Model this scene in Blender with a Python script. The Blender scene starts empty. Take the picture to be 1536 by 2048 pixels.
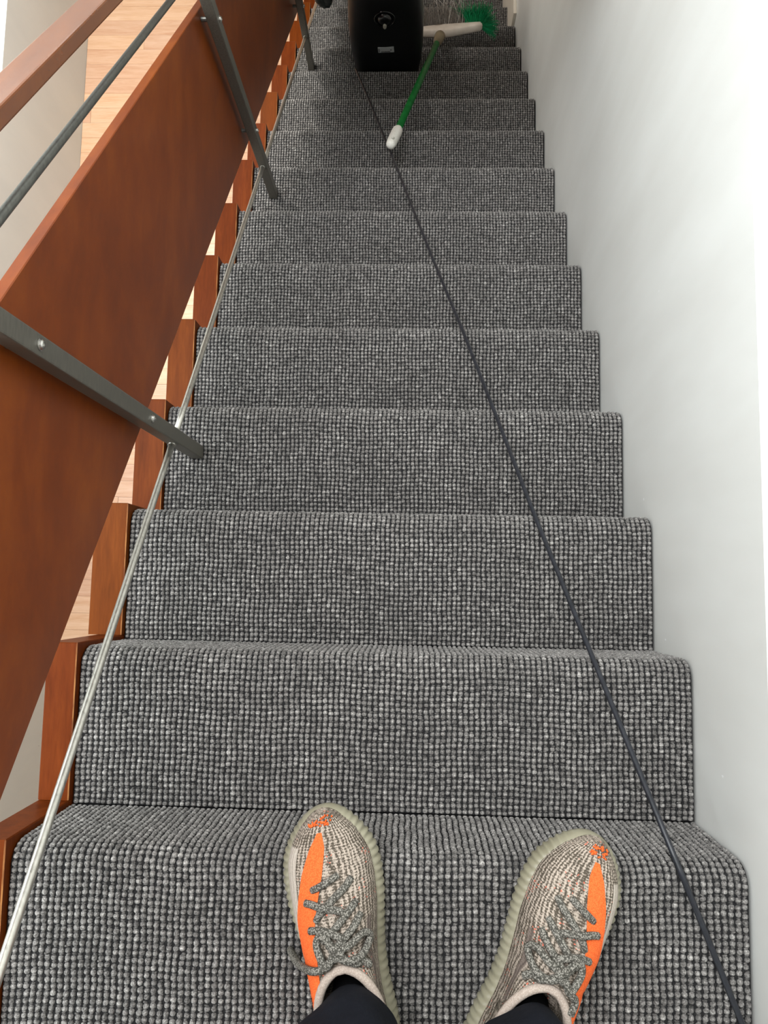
import bpy, bmesh, math, random
import numpy as np
from mathutils import Vector, Matrix

random.seed(7)
RNG = np.random.default_rng(11)
SC = bpy.context.scene
COL = SC.collection

# ------------------------------------------------------------------ camera
FPX = 1505.24                         # focal length in pixels of the 1536x2048 frame
PIT, YAW, ROL = 0.09981, 0.01968, 0.03187
cam_d = bpy.data.cameras.new('camera')
cam = bpy.data.objects.new('camera', cam_d)
COL.objects.link(cam)
cam_d.sensor_fit = 'VERTICAL'
cam_d.sensor_height = 24.0
cam_d.lens = FPX * 24.0 / 2048.0
cam_d.clip_start = 0.02
Rx = Matrix.Rotation(PIT, 3, 'X'); Ry = Matrix.Rotation(ROL, 3, 'Y'); Rz = Matrix.Rotation(YAW, 3, 'Z')
cam.matrix_world = Matrix.Translation((0.51476, 0.34339, 1.01006)) @ (Rz @ Ry @ Rx).to_4x4()
SC.camera = cam

# ------------------------------------------------------------------ light and exposure
w = bpy.data.worlds.new('World'); SC.world = w; w.use_nodes = True
w.node_tree.nodes['Background'].inputs[0].default_value = (0.80, 0.88, 1.0, 1)
w.node_tree.nodes['Background'].inputs[1].default_value = 0.35

def area(name, loc, rot, sx, sy, power, colour):
    d = bpy.data.lights.new(name, 'AREA'); d.shape = 'RECTANGLE'; d.size = sx; d.size_y = sy
    d.energy = power; d.color = colour
    o = bpy.data.objects.new(name, d); COL.objects.link(o); o.location = loc; o.rotation_euler = rot
    return o
area('skylight', (-0.30, 1.45, 2.58), (0, 0, 0), 1.5, 1.5, 118, (0.97, 0.985, 1.0))              # roof light above the stair well
area('window_light_upper', (-1.22, 0.35, 1.10), (0, -math.pi / 2, 0), 1.7, 2.0, 52, (0.93, 0.97, 1.0))   # upper window, across the well
lamp = area('room_light', (-0.80, 2.60, -0.30), (0, 0, 0), 0.6, 1.4, 46, (1.0, 0.97, 0.92))             # ceiling light of the room below
lamp.data.spread = math.radians(150)
area('wall_fill_light', (-0.68, -0.62, -0.30), (0, 0, 0), 0.6, 0.6, 9, (0.98, 0.98, 1.0))                   # unseen fill lamp added to brighten the left wall

SC.view_settings.view_transform = 'Standard'
SC.view_settings.look = 'None'
SC.view_settings.gamma = 1.0
SC.view_settings.use_curve_mapping = False
SC.view_settings.exposure = 0.0

# ------------------------------------------------------------------ measures
G, RISE, W = 0.24021, 0.18, 0.9525     # going, rise, carpet width
NR = 0.030                             # nosing radius
FLOOR_Z = -15 * RISE
BS = 0.738                             # slope of the balustrade
WX = 0.957                             # right wall

# ------------------------------------------------------------------ material helpers
def srgb(r, g, b):
    f = lambda c: (c / 255 / 12.92) if c / 255 <= 0.04045 else ((c / 255 + 0.055) / 1.055) ** 2.4
    return (f(r), f(g), f(b), 1)

class NT:
    def __init__(s, name, rough=0.5, metal=0.0, coat=0.0, spec=0.5):
        s.m = bpy.data.materials.new(name); s.m.use_nodes = True
        s.t = s.m.node_tree; s.n = s.t.nodes; s.l = s.t.links
        s.b = s.n['Principled BSDF']
        s.b.inputs['Roughness'].default_value = rough; s.b.inputs['Metallic'].default_value = metal
        s.b.inputs['Coat Weight'].default_value = coat; s.b.inputs['Specular IOR Level'].default_value = spec
    def node(s, kind, **kw):
        n = s.n.new(kind)
        for k, v in kw.items():
            if k in n.inputs.keys(): n.inputs[k].default_value = v
            else: setattr(n, k, v)
        return n
    def link(s, a, b): s.l.new(a, b)
    def coords(s, scale=(1, 1, 1), src='Object', rot=(0, 0, 0)):
        c = s.n.new('ShaderNodeTexCoord'); mp = s.n.new('ShaderNodeMapping')
        mp.inputs['Scale'].default_value = scale; mp.inputs['Rotation'].default_value = rot
        s.link(c.outputs[src], mp.inputs[0]); return mp.outputs[0]
    def noise(s, vec, scale, detail=4, rough=0.55, dist=0.0):
        n = s.node('ShaderNodeTexNoise', Scale=scale, Detail=detail, Roughness=rough, Distortion=dist)
        s.link(vec, n.inputs['Vector']); return n.outputs['Fac']
    def ramp(s, fac, stops):
        r = s.n.new('ShaderNodeValToRGB'); s.link(fac, r.inputs[0])
        e = r.color_ramp.elements
        while len(e) < len(stops): e.new(0.5)
        for el, (p, c) in zip(e, stops): el.position = p; el.color = c
        return r.outputs[0]
    def mix(s, fac, a, b, mode='MIX'):
        m = s.n.new('ShaderNodeMix'); m.data_type = 'RGBA'; m.blend_type = mode
        for sock, v in ((m.inputs[0], fac), (m.inputs[6], a), (m.inputs[7], b)):
            if isinstance(v, (float, int, tuple)): sock.default_value = v
            else: s.link(v, sock)
        return m.outputs[2]
    def math(s, op, a, b=None, c=None):
        m = s.n.new('ShaderNodeMath'); m.operation = op
        for i, v in enumerate((a, b, c)):
            if v is None: continue
            if isinstance(v, (int, float)): m.inputs[i].default_value = v
            else: s.link(v, m.inputs[i])
        return m.outputs[0]
    def base(s, c):
        if isinstance(c, tuple): s.b.inputs['Base Color'].default_value = c
        else: s.link(c, s.b.inputs['Base Color'])
    def bump(s, h, strength=0.3, dist=0.002):
        b = s.node('ShaderNodeBump', Strength=strength, Distance=dist)
        s.link(h, b.inputs['Height']); s.link(b.outputs[0], s.b.inputs['Normal'])
    def attr(s, name):
        a = s.n.new('ShaderNodeAttribute'); a.attribute_name = name; return a

MAT = {}
def m_wood(key, axis_scale, cols, rough, coat, rand=False, bump=0.05, spec=0.5):
    t = NT(key, rough=rough, coat=coat, spec=spec)
    t.b.inputs['Coat Roughness'].default_value = 0.14
    v = t.coords(axis_scale)
    if rand:
        oi = t.n.new('ShaderNodeObjectInfo'); ad = t.n.new('ShaderNodeVectorMath'); ad.operation = 'ADD'
        sc_ = t.n.new('ShaderNodeVectorMath'); sc_.operation = 'SCALE'; sc_.inputs['Scale'].default_value = 37.0
        cb = t.n.new('ShaderNodeCombineXYZ')
        for i in range(3): t.link(oi.outputs['Random'], cb.inputs[i])
        t.link(cb.outputs[0], sc_.inputs[0]); t.link(v, ad.inputs[0]); t.link(sc_.outputs[0], ad.inputs[1]); v = ad.outputs[0]
    n1 = t.noise(v, 3.0, 5, 0.6, 0.6); n2 = t.noise(v, 14.0, 4, 0.65, 0.3)
    f = t.math('ADD', t.math('MULTIPLY', n1, 0.65), t.math('MULTIPLY', n2, 0.35))
    c = t.ramp(f, [(0.30, cols[0]), (0.5, cols[1]), (0.70, cols[2])])
    if rand:
        hsv = t.n.new('ShaderNodeHueSaturation'); t.link(c, hsv.inputs['Color'])
        t.link(t.math('MULTIPLY_ADD', oi.outputs['Random'], 0.16, 0.92), hsv.inputs['Value'])
        t.link(t.math('MULTIPLY_ADD', oi.outputs['Random'], 0.010, 0.495), hsv.inputs['Hue'])
        c = hsv.outputs[0]
    t.base(c); t.bump(n2, bump, 0.001); MAT[key] = t.m
    return t
MAH = [srgb(102, 43, 8), srgb(124, 56, 12), srgb(147, 73, 18)]
m_wood('mahogany', (3.2, 0.8, 1.6), MAH, 0.38, 0.08, spec=0.36)
m_wood('mahogany_cap', (14, 1.6, 14), [srgb(78, 34, 7), srgb(96, 44, 11), srgb(112, 55, 16)], 0.42, 0.0, rand=True, spec=0.06)
m_wood('handrail_wood', (12, 1.3, 1.6), [srgb(100, 50, 16), srgb(118, 62, 22), srgb(136, 76, 30)], 0.24, 0.45)
m_wood('maple', (1.2, 14, 14), [srgb(206, 158, 124), srgb(219, 178, 146), srgb(229, 194, 165)], 0.22, 0.75, rand=True)
t = NT('worn_edge', 0.6); t.base(t.ramp(t.noise(t.coords((30, 4, 30)), 5), [(0.42, srgb(120, 60, 28)), (0.60, srgb(196, 132, 74))])); MAT['worn_edge'] = t.m

def m_wall(key, ca, cb):
    t = NT(key, rough=0.32, spec=0.45)
    v = t.coords((1, 1, 1))
    cl = t.noise(t.coords((1, 2.2, 0.7)), 1.6, 4, 0.6)
    c = t.ramp(cl, [(0.35, ca), (0.65, cb)])
    vo = t.node('ShaderNodeTexVoronoi', Scale=14.0); t.link(v, vo.inputs['Vector'])
    sel = t.math('GREATER_THAN', t.noise(v, 9.0, 2), 0.60)
    speck = t.math('MULTIPLY', t.math('LESS_THAN', vo.outputs['Distance'], 0.045), sel)
    c = t.mix(speck, c, srgb(246, 246, 246))
    vo2 = t.node('ShaderNodeTexVoronoi', Scale=5.0); t.link(v, vo2.inputs['Vector'])
    c = t.mix(t.math('LESS_THAN', vo2.outputs['Distance'], 0.010), c, srgb(120, 116, 110))
    t.base(c)
    h = t.math('ADD', t.noise(t.coords((1, 3, 1)), 3.0, 3), t.math('MULTIPLY', t.noise(v, 60.0, 3), 0.06))
    t.bump(h, 0.10, 0.01); MAT[key] = t.m
m_wall('wall', srgb(216, 215, 210), srgb(227, 227, 223))
m_wall('wall_cool', srgb(208, 219, 219), srgb(216, 226, 225))      # the far wall is painted a cooler white
t = NT('trim_paint', 0.4); t.base(t.ramp(t.noise(t.coords(), 8), [(0.3, srgb(222, 212, 196)), (0.7, srgb(232, 224, 210))])); MAT['trim'] = t.m
t = NT('plaster', 0.8); t.base(t.ramp(t.noise(t.coords(), 4), [(0.3, srgb(205, 205, 202)), (0.7, srgb(218, 218, 214))])); MAT['plaster'] = t.m

def m_carpet(key):
    t = NT(key, rough=0.95, spec=0.15)
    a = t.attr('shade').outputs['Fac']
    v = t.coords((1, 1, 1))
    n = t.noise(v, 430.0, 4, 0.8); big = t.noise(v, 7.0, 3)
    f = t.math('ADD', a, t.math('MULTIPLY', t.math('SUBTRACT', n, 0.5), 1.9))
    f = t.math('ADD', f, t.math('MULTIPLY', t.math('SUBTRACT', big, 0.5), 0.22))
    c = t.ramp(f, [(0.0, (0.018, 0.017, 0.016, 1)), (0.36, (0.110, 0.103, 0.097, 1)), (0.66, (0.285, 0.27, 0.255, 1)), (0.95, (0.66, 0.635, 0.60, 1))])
    t.base(c); t.b.inputs['Sheen Weight'].default_value = 0.15; t.b.inputs['Sheen Roughness'].default_value = 0.6
    t.bump(n, 0.5, 0.0012); MAT[key] = t.m
m_carpet('carpet_pile')
t = NT('carpet_backing', 1.0, spec=0.05); t.base(t.ramp(t.noise(t.coords(), 400), [(0.3, (0.012, 0.012, 0.013, 1)), (0.7, (0.03, 0.029, 0.029, 1))])); MAT['backing'] = t.m

def m_metal(key, c0, c1, rough, metal, scale=(40, 6, 40)):
    t = NT(key, rough=rough, metal=metal)
    n = t.noise(t.coords(scale), 6, 4); t.base(t.ramp(n, [(0.3, c0), (0.7, c1)]))
    t.link(t.math('MULTIPLY_ADD', n, 0.25, rough - 0.12), t.b.inputs['Roughness']); MAT[key] = t.m
m_metal('post_steel', srgb(86, 83, 75), srgb(106, 102, 93), 0.42, 0.2)
m_metal('rod_steel', srgb(176, 173, 164), srgb(206, 203, 194), 0.32, 0.85)
m_metal('rod_dark', srgb(88, 88, 84), srgb(112, 112, 106), 0.36, 0.6)  # rod steel with the upper rod's shade put into its colour
m_metal('bolt_steel', srgb(180, 178, 172), srgb(205, 203, 198), 0.25, 1.0)

def m_plain(key, c0, c1, rough=0.5, scale=30, spec=0.5, coat=0.0, bump=0.0):
    t = NT(key, rough=rough, spec=spec, coat=coat)
    n = t.noise(t.coords(), scale, 4); t.base(t.ramp(n, [(0.3, c0), (0.7, c1)]))
    if bump: t.bump(n, bump, 0.002)
    MAT[key] = t.m; return t
m_plain('black_plastic', srgb(13, 13, 14), srgb(19, 19, 20), 0.42, 60, spec=0.3)
m_plain('black_gloss', srgb(12, 12, 13), srgb(18, 18, 20), 0.15, 60)
m_plain('hose_grey', srgb(52, 58, 57), srgb(66, 72, 70), 0.45, 60)
m_plain('lever_grey', srgb(150, 150, 138), srgb(172, 172, 158), 0.4, 60)
m_plain('cord_black', srgb(26, 28, 34), srgb(38, 40, 47), 0.38, 60)
m_plain('broom_white', srgb(198, 184, 170), srgb(228, 218, 206), 0.5, 14)
m_plain('broom_socket', srgb(110, 96, 72), srgb(138, 122, 94), 0.6, 20)
m_plain('broom_green', srgb(8, 84, 32), srgb(20, 106, 44), 0.5, 30, spec=0.12)
m_plain('grip_white', srgb(222, 220, 210), srgb(238, 236, 228), 0.5, 200, bump=0.3)
m_plain('grip_hole', srgb(176, 175, 164), srgb(190, 188, 176), 0.6, 60)
m_plain('bristle_green', srgb(10, 104, 62), srgb(26, 146, 92), 0.4, 200)
m_plain('bristle_grey', srgb(112, 105, 98), srgb(140, 133, 125), 0.4, 200)
m_plain('bristle_pale', srgb(176, 170, 162), srgb(205, 200, 192), 0.4, 200)
m_plain('dirt', srgb(78, 66, 54), srgb(110, 96, 82), 0.9, 200)

# label: grey sticker with small dark marks
t = NT('label_print', 0.5); v = t.coords((1, 1, 1), 'Generated')
MAT['label'] = t.m; t.base(srgb(168, 170, 170))
m_plain('label_ink', srgb(34, 34, 36), srgb(44, 44, 46), 0.6, 60)

# shoe materials
def m_knit():
    t = NT('knit_upper', rough=0.95, spec=0.15)
    uv = t.n.new('ShaderNodeUVMap'); sep = t.n.new('ShaderNodeSeparateXYZ'); t.link(uv.outputs[0], sep.inputs[0])
    q, y = sep.outputs[0], sep.outputs[1]          # q: around the foot (-1 outer base .. 1 inner base), y: metres along
    obj = t.coords((1, 1, 1))
    wob = t.math('MULTIPLY', t.math('SUBTRACT', t.noise(obj, 55.0, 3), 0.5), 0.16)
    rows = t.math('SINE', t.math('MULTIPLY', t.math('ADD', q, wob), 74.0))
    cross = t.math('SINE', t.math('MULTIPLY', y, 2100.0))
    fine = t.noise(obj, 560.0, 2, 0.7)
    f = t.math('ADD', t.math('MULTIPLY', rows, 0.24), t.math('MULTIPLY', cross, 0.14))
    f = t.math('ADD', f, t.math('MULTIPLY', t.math('SUBTRACT', fine, 0.5), 2.1))
    patch = t.noise(obj, 38.0, 3)
    f = t.math('ADD', f, t.math('MULTIPLY', t.math('SUBTRACT', patch, 0.5), 0.9))
    cream, dark = srgb(188, 174, 160), srgb(86, 78, 68)
    c = t.ramp(t.math('MULTIPLY_ADD', f, 0.5, 0.5), [(0.37, cream), (0.57, dark)])
    pink = t.math('MULTIPLY', t.math('GREATER_THAN', t.noise(obj, 330.0, 1), 0.67), t.math('GREATER_THAN', t.noise(obj, 26.0, 2), 0.56))
    c = t.mix(pink, c, srgb(238, 122, 98))
    # plain greige panel low on the outer side, a dark taupe band along the inner side
    low = t.math('LESS_THAN', q, -0.50)
    plain = t.ramp(t.noise(obj, 500.0, 2), [(0.3, srgb(184, 172, 160)), (0.7, srgb(200, 190, 178))])
    c = t.mix(t.math('MULTIPLY', low, t.math('LESS_THAN', y, 0.298)), c, plain)
    band = t.math('MULTIPLY', t.math('GREATER_THAN', q, 0.50), t.math('LESS_THAN', q, 0.62))
    band = t.math('MULTIPLY', band, t.math('LESS_THAN', y, 0.215))
    c = t.mix(t.math('MULTIPLY', band, 0.8), c, srgb(108, 96, 90))
    t.base(c); t.bump(t.math('ADD', t.math('MULTIPLY', rows, 0.4), t.math('MULTIPLY', fine, 1.2)), 0.55, 0.0016)
    MAT['knit'] = t.m
m_knit()
def m_mesh(key, c0, c1, scale):
    t = NT(key, rough=0.8, spec=0.2); v = t.coords((1, 1, 1))
    vo = t.node('ShaderNodeTexVoronoi', Scale=scale); t.link(v, vo.inputs['Vector'])
    t.base(t.ramp(vo.outputs['Distance'], [(0.25, c1), (0.62, c0)])); t.bump(vo.outputs['Distance'], 0.3, 0.001); MAT[key] = t.m
m_mesh('stripe_orange', srgb(232, 98, 44), srgb(255, 122, 62), 700)
m_mesh('lace_grey', srgb(74, 72, 66), srgb(158, 154, 145), 540)
m_mesh('collar_cream', srgb(176, 160, 148), srgb(194, 180, 168), 600)
t = m_plain('gum_sole', srgb(134, 129, 108), srgb(160, 155, 134), 0.42, 16)
t.b.inputs['Subsurface Weight'].default_value = 0.15; t.b.inputs['Subsurface Radius'].default_value = (0.01, 0.01, 0.006)
t = NT('navy_cloth', 0.85, spec=0.2); v = t.coords()
n = t.noise(v, 9, 3); t.base(t.ramp(n, [(0.3, srgb(13, 15, 22)), (0.7, srgb(20, 23, 32))]))
t.bump(t.math('ADD', t.noise(v, 24, 3), t.math('MULTIPLY', t.noise(v, 900, 1), 0.05)), 0.4, 0.012); MAT['navy'] = t.m
m_plain('sock_black', srgb(10, 10, 12), srgb(15, 15, 17), 0.95, 200, spec=0.1)

# ------------------------------------------------------------------ mesh helpers
def new_obj(name, me, parent=None, loc=None):
    o = bpy.data.objects.new(name, me); COL.objects.link(o)
    if parent is not None: o.parent = parent
    if loc is not None: o.location = loc
    return o
def mesh_from(name, verts, faces, mats, smooth=False, fmat=None):
    me = bpy.data.meshes.new(name); me.from_pydata([tuple(v) for v in verts], [], faces)
    for m in (mats if isinstance(mats, (list, tuple)) else [mats]): me.materials.append(MAT[m])
    if smooth: me.polygons.foreach_set('use_smooth', [True] * len(me.polygons))
    if fmat is not None: me.polygons.foreach_set('material_index', fmat)
    me.update(); return me
class MB:
    def __init__(s, off=(0, 0, 0)): s.v = []; s.f = []; s.off = np.array(off, float)
    def add(s, verts, faces):
        b = len(s.v); s.v += [tuple(np.asarray(p, float) - s.off) for p in verts]; s.f += [tuple(i + b for i in f) for f in faces]
    def box(s, lo, hi):
        x0, y0, z0 = lo; x1, y1, z1 = hi
        s.add([(x0, y0, z0), (x1, y0, z0), (x1, y1, z0), (x0, y1, z0), (x0, y0, z1), (x1, y0, z1), (x1, y1, z1), (x0, y1, z1)],
              [(3, 2, 1, 0), (4, 5, 6, 7), (0, 1, 5, 4), (1, 2, 6, 5), (2, 3, 7, 6), (3, 0, 4, 7)])
    def prism(s, poly, x0, x1):
        """poly: list of (y, z), counter-clockwise seen from +X; extruded along X."""
        n = len(poly)
        s.add([(x0, a, b) for a, b in poly] + [(x1, a, b) for a, b in poly],
              [tuple(range(n))[::-1], tuple(range(n, 2 * n))] + [(i, (i + 1) % n, n + (i + 1) % n, n + i) for i in range(n)])
    def tube(s, pts, r, seg=10, cap=True):
        pts = [Vector(p) for p in pts]; n = len(pts)
        rr = r if hasattr(r, '__len__') else [r] * n
        up = None; rings = []
        for i, p in enumerate(pts):
            d = (pts[min(i + 1, n - 1)] - pts[max(i - 1, 0)]).normalized()
            if up is None:
                up = Vector((0, 0, 1)) if abs(d.z) < 0.9 else Vector((1, 0, 0))
            a = (up - d * up.dot(d)).normalized(); b = d.cross(a); up = a
            rings.append([p + (a * math.cos(2 * math.pi * k / seg) + b * math.sin(2 * math.pi * k / seg)) * rr[i] for k in range(seg)])
        v = [q for ring in rings for q in ring]; f = []
        for i in range(n - 1):
            for k in range(seg):
                f.append((i * seg + k, i * seg + (k + 1) % seg, (i + 1) * seg + (k + 1) % seg, (i + 1) * seg + k))
        if cap: f += [tuple(range(seg))[::-1], tuple((n - 1) * seg + k for k in range(seg))]
        s.add(v, f)
    def loft(s, rings, closed=True, cap0=False, cap1=False):
        n = len(rings[0]); v = [p for r in rings for p in r]; f = []
        for i in range(len(rings) - 1):
            for k in range(n if closed else n - 1):
                f.append((i * n + k, i * n + (k + 1) % n, (i + 1) * n + (k + 1) % n, (i + 1) * n + k))
        if cap0: f.append(tuple(range(n))[::-1])
        if cap1: f.append(tuple((len(rings) - 1) * n + k for k in range(n)))
        s.add(v, f)
    def build(s, name, mats, parent=None, smooth=False, bevel=0.0, seg=2, fmat=None, loc=None):
        me = mesh_from(name, s.v, s.f, mats, smooth, fmat)
        if bevel:
            bm = bmesh.new(); bm.from_mesh(me)
            es = [e for e in bm.edges if len(e.link_faces) == 2 and e.calc_face_angle(0) > 0.5]
            bmesh.ops.bevel(bm, geom=es, offset=bevel, segments=seg, profile=0.6, affect='EDGES', clamp_overlap=True)
            bm.to_mesh(me); bm.free()
        return new_obj(name, me, parent, loc)
def sset(o, label=None, cat=None, group=None, kind=None):
    for k, v in (('label', label), ('category', cat), ('group', group), ('kind', kind)):
        if v: o[k] = v
    return o
def root(name, loc, label, cat, group=None, rz=0.0):
    o = bpy.data.objects.new(name, None); COL.objects.link(o); o.location = loc; o.rotation_euler = (0, 0, rz)
    o.empty_display_size = 0.05
    return sset(o, label, cat, group)
def spline(pts, n=8):
    """Catmull-Rom through pts."""
    P = [Vector(p) for p in pts]; P = [P[0] * 2 - P[1]] + P + [P[-1] * 2 - P[-2]]; out = []
    for i in range(1, len(P) - 2):
        for k in range(n):
            t = k / n; a, b, c, d = P[i - 1], P[i], P[i + 1], P[i + 2]
            out.append(0.5 * ((2 * b) + (c - a) * t + (2 * a - 5 * b + 4 * c - d) * t * t + (3 * b - a - 3 * c + d) * t ** 3))
    return out + [P[-2]]

# ------------------------------------------------------------------ structure: walls, floor, ceiling, added slabs
def structure(name, boxes, mat, bevel=0.0):
    b = MB()
    for lo, hi in boxes: b.box(lo, hi)
    return sset(b.build(name, mat, bevel=bevel), kind='structure')
LEDGE_R, LEDGE_L = 0.057, -1.94
structure('wall_right', [((WX, -2.0, FLOOR_Z - 0.2), (WX + 0.30, 5.2, LEDGE_R)), ((WX + 0.14, -2.0, LEDGE_R), (WX + 0.30, 5.2, 2.7))], 'wall')
structure('wall_left', [((-1.45, -2.0, FLOOR_Z - 0.2), (-1.25, 5.2, LEDGE_L)), ((-1.45, -2.0, LEDGE_L), (-1.29, 5.2, 2.7))], 'wall_cool')
structure('wall_front', [((-1.45, 5.2, FLOOR_Z - 0.2), (WX + 0.3, 5.35, 2.7))], 'plaster')
structure('wall_back', [((-1.45, -2.15, FLOOR_Z - 0.2), (WX + 0.3, -2.0, 2.7))], 'plaster')
structure('ceiling', [((-1.45, 2.21, 2.6), (WX + 0.3, 5.2, 2.75)), ((-1.45, -2.0, 2.6), (WX + 0.3, 0.70, 2.75)),
                      ((-1.45, 0.70, 2.6), (-1.06, 2.21, 2.75)), ((0.46, 0.70, 2.6), (WX + 0.3, 2.21, 2.75)),
                      ((-1.06, 0.70, 2.70), (0.46, 2.21, 2.75))], 'plaster')
structure('added_slab', [((-1.29, 1.76, -0.28), (WX + 0.14, 5.2, -0.02)), ((-1.29, -2.0, -0.28), (-0.055, -0.25, -0.02))], 'plaster')     # unseen slabs added: one shades the lower steps, one carries the fill lamp
trim = structure('trim_1', [((WX - 0.014, 12 * G + 0.022, FLOOR_Z), (WX, 5.2, -2.13))], 'trim', bevel=0.003)

floor = structure('floor', [((-1.45, -2.0, FLOOR_Z - 0.12), (WX + 0.3, 5.2, FLOOR_Z - 0.014))], 'maple')
PW = 0.083
plank_cache = {}
for r in range(52):
    y = 0.02 + r * PW; x = -1.25 - random.uniform(0, 0.5)
    while x < 0.02:
        ln = random.choice((0.36, 0.48, 0.60, 0.74, 0.92))
        a, bx = max(x, -1.249), min(x + ln, 0.10)
        key = round(bx - a, 3)
        if key > 0.02:
            if key not in plank_cache:
                b = MB(); b.box((0, 0, -0.014), (key - 0.0007, PW - 0.0007, 0)); o = b.build('plank', 'maple', floor, bevel=0.0005, seg=1)
                plank_cache[key] = o.data
            else: o = new_obj('plank', plank_cache[key], floor)
            o.location = (a, y, FLOOR_Z + random.uniform(-0.0004, 0.0004))
        x += ln

# ------------------------------------------------------------------ staircase
stairs = root('staircase', (0, 0, 0), 'straight flight of stairs in grey looped carpet with mahogany end caps', 'staircase')

def profile(depth, rise):
    """Arc-length samples of the carpet line: tread from y=-depth to the nosing (y=0), round, then down the riser."""
    la, lb, lc = depth - NR, NR * math.pi / 2, rise - NR
    def at(t):
        t = np.asarray(t, float)
        y = np.where(t < la, -depth + t, 0.0); z = np.zeros_like(t); ty = np.ones_like(t); tz = np.zeros_like(t)
        a = np.clip((t - la) / NR, 0, math.pi / 2); arc = (t >= la) & (t < la + lb)
        y = np.where(arc, -NR + NR * np.sin(a), y); z = np.where(arc, -NR + NR * np.cos(a), z)
        ty = np.where(arc, np.cos(a), ty); tz = np.where(arc, -np.sin(a), tz)
        dn = t >= la + lb
        z = np.where(dn, -NR - (t - la - lb), z); ty = np.where(dn, 0.0, ty); tz = np.where(dn, -1.0, tz)
        return y, z, ty, tz
    return at, la + lb + lc

def blob(seg, rings):
    v = [(0, 0, 1.0)]; f = []
    for r in range(1, rings + 1):
        a = r / rings * math.pi * 0.56
        for k in range(seg): c_, s_ = math.cos(2 * math.pi * (k + 0.5) / seg), math.sin(2 * math.pi * (k + 0.5) / seg); v.append((math.sin(a) * math.copysign(abs(c_) ** 0.86, c_), math.sin(a) * math.copysign(abs(s_) ** 0.86, s_), math.cos(a)))
    for k in range(seg): f.append((0, 1 + k, 1 + (k + 1) % seg))
    for r in range(rings - 1):
        for k in range(seg):
            a, b = 1 + r * seg + k, 1 + r * seg + (k + 1) % seg
            c, d = a + seg, b + seg
            f += [(a, c, b), (b, c, d)]
    return np.array(v), np.array(f)

def pile_mesh(depth, rise, rng):
    at, total = profile(depth, rise)
    pc = W / 109; nc = 109; nr = int(round(total / 0.0089)); pr = total / nr
    V, F, S = [], [], []; nv = 0
    ii, jj = np.meshgrid(np.arange(nr), np.arange(nc), indexing='ij'); ii = ii.ravel(); jj = jj.ravel(); n = len(ii)
    wav = 0.0013 * np.sin(jj * 0.21 + rng.uniform(0, 6)) + 0.0006 * np.sin(jj * 0.67 + ii * 0.1)
    t0 = np.clip((ii + 0.42) * pr + wav * np.clip((ii - 1) / 3, 0, 1) + rng.normal(0, 0.0005, n), 0.001, total - 0.001)
    x0 = (jj + 0.5) * pc + rng.normal(0, 0.00032, n) + 0.0006 * np.sin(ii * 0.8 + jj * 0.05)
    shade0 = np.clip(rng.normal(0.545, 0.07, n), 0.34, 0.95)
    for kind in (0, 1):
        bv, bf = blob(8, 3) if kind == 0 else blob(6, 2)
        if kind == 0:
            t, x, sh = t0, x0, shade0
            rx = rng.uniform(0.0037, 0.0044, n); ry = rng.uniform(0.0034, 0.0042, n); rz = rng.uniform(0.0032, 0.0042, n); base = -0.0030
        else:
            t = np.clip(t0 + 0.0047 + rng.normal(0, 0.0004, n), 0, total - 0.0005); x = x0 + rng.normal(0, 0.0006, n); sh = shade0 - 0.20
            rx = rng.uniform(0.0028, 0.0040, n); ry = rng.uniform(0.0014, 0.0021, n); rz = rng.uniform(0.0020, 0.0030, n); base = -0.0030
        y, z, ty, tz = at(t)
        ang = rng.normal(0, 0.20, n); c, s = np.cos(ang), np.sin(ang)
        lx = bv[None, :, 0] * rx[:, None]; ly = bv[None, :, 1] * ry[:, None]; lz = bv[None, :, 2] * rz[:, None] + base
        lx, ly = lx * c[:, None] - ly * s[:, None], lx * s[:, None] + ly * c[:, None]
        X = x[:, None] + lx
        Y = y[:, None] + ly * ty[:, None] - lz * tz[:, None]       # normal of (ty, tz) is (-tz, ty)
        Z = z[:, None] + ly * tz[:, None] + lz * ty[:, None]
        X = np.clip(X, 0.0005, W - 0.0005)
        m = bv.shape[0]
        V.append(np.stack([X, Y, Z], -1).reshape(-1, 3)); F.append((bf[None] + (np.arange(n) * m)[:, None, None]).reshape(-1, 3) + nv); nv += n * m
        hgt = np.clip(bv[:, 2], 0, 1)                               # shade between the loops put into the colour: feet darker than crowns
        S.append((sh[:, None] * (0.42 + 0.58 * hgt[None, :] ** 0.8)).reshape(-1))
    V = np.concatenate(V); F = np.concatenate(F); S = np.concatenate(S)
    me = bpy.data.meshes.new('carpet_loops')
    me.vertices.add(len(V)); me.vertices.foreach_set('co', V.astype(np.float32).ravel())
    me.loops.add(F.size); me.loops.foreach_set('vertex_index', F.astype(np.int32).ravel())
    me.polygons.add(len(F)); me.polygons.foreach_set('loop_start', np.arange(0, F.size, 3, dtype=np.int32))
    me.polygons.foreach_set('use_smooth', np.ones(len(F), bool))
    me.update(calc_edges=True); me.validate()
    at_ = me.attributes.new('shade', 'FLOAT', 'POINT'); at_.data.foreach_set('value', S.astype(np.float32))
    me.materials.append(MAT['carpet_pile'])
    return me

def step_core(depth, rise, back):
    at, total = profile(depth, rise)
    y, z, ty, tz = at(np.concatenate([np.linspace(0, depth - NR, 3)[:-1], np.linspace(depth - NR, depth - NR + NR * math.pi / 2, 8), [total]]))
    o = 0.0026
    poly = [(a + o * d, b - o * c) for a, b, c, d in zip(y, z, ty, tz)]     # pulled in under the pile
    poly += [(-0.003, -rise - 0.05), (-back, -rise - 0.05)]
    poly[0] = (-depth, -o)
    b = MB(); b.prism(poly[::-1], 0.0, W)
    return mesh_from('step', b.v, b.f, 'backing')

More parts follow.
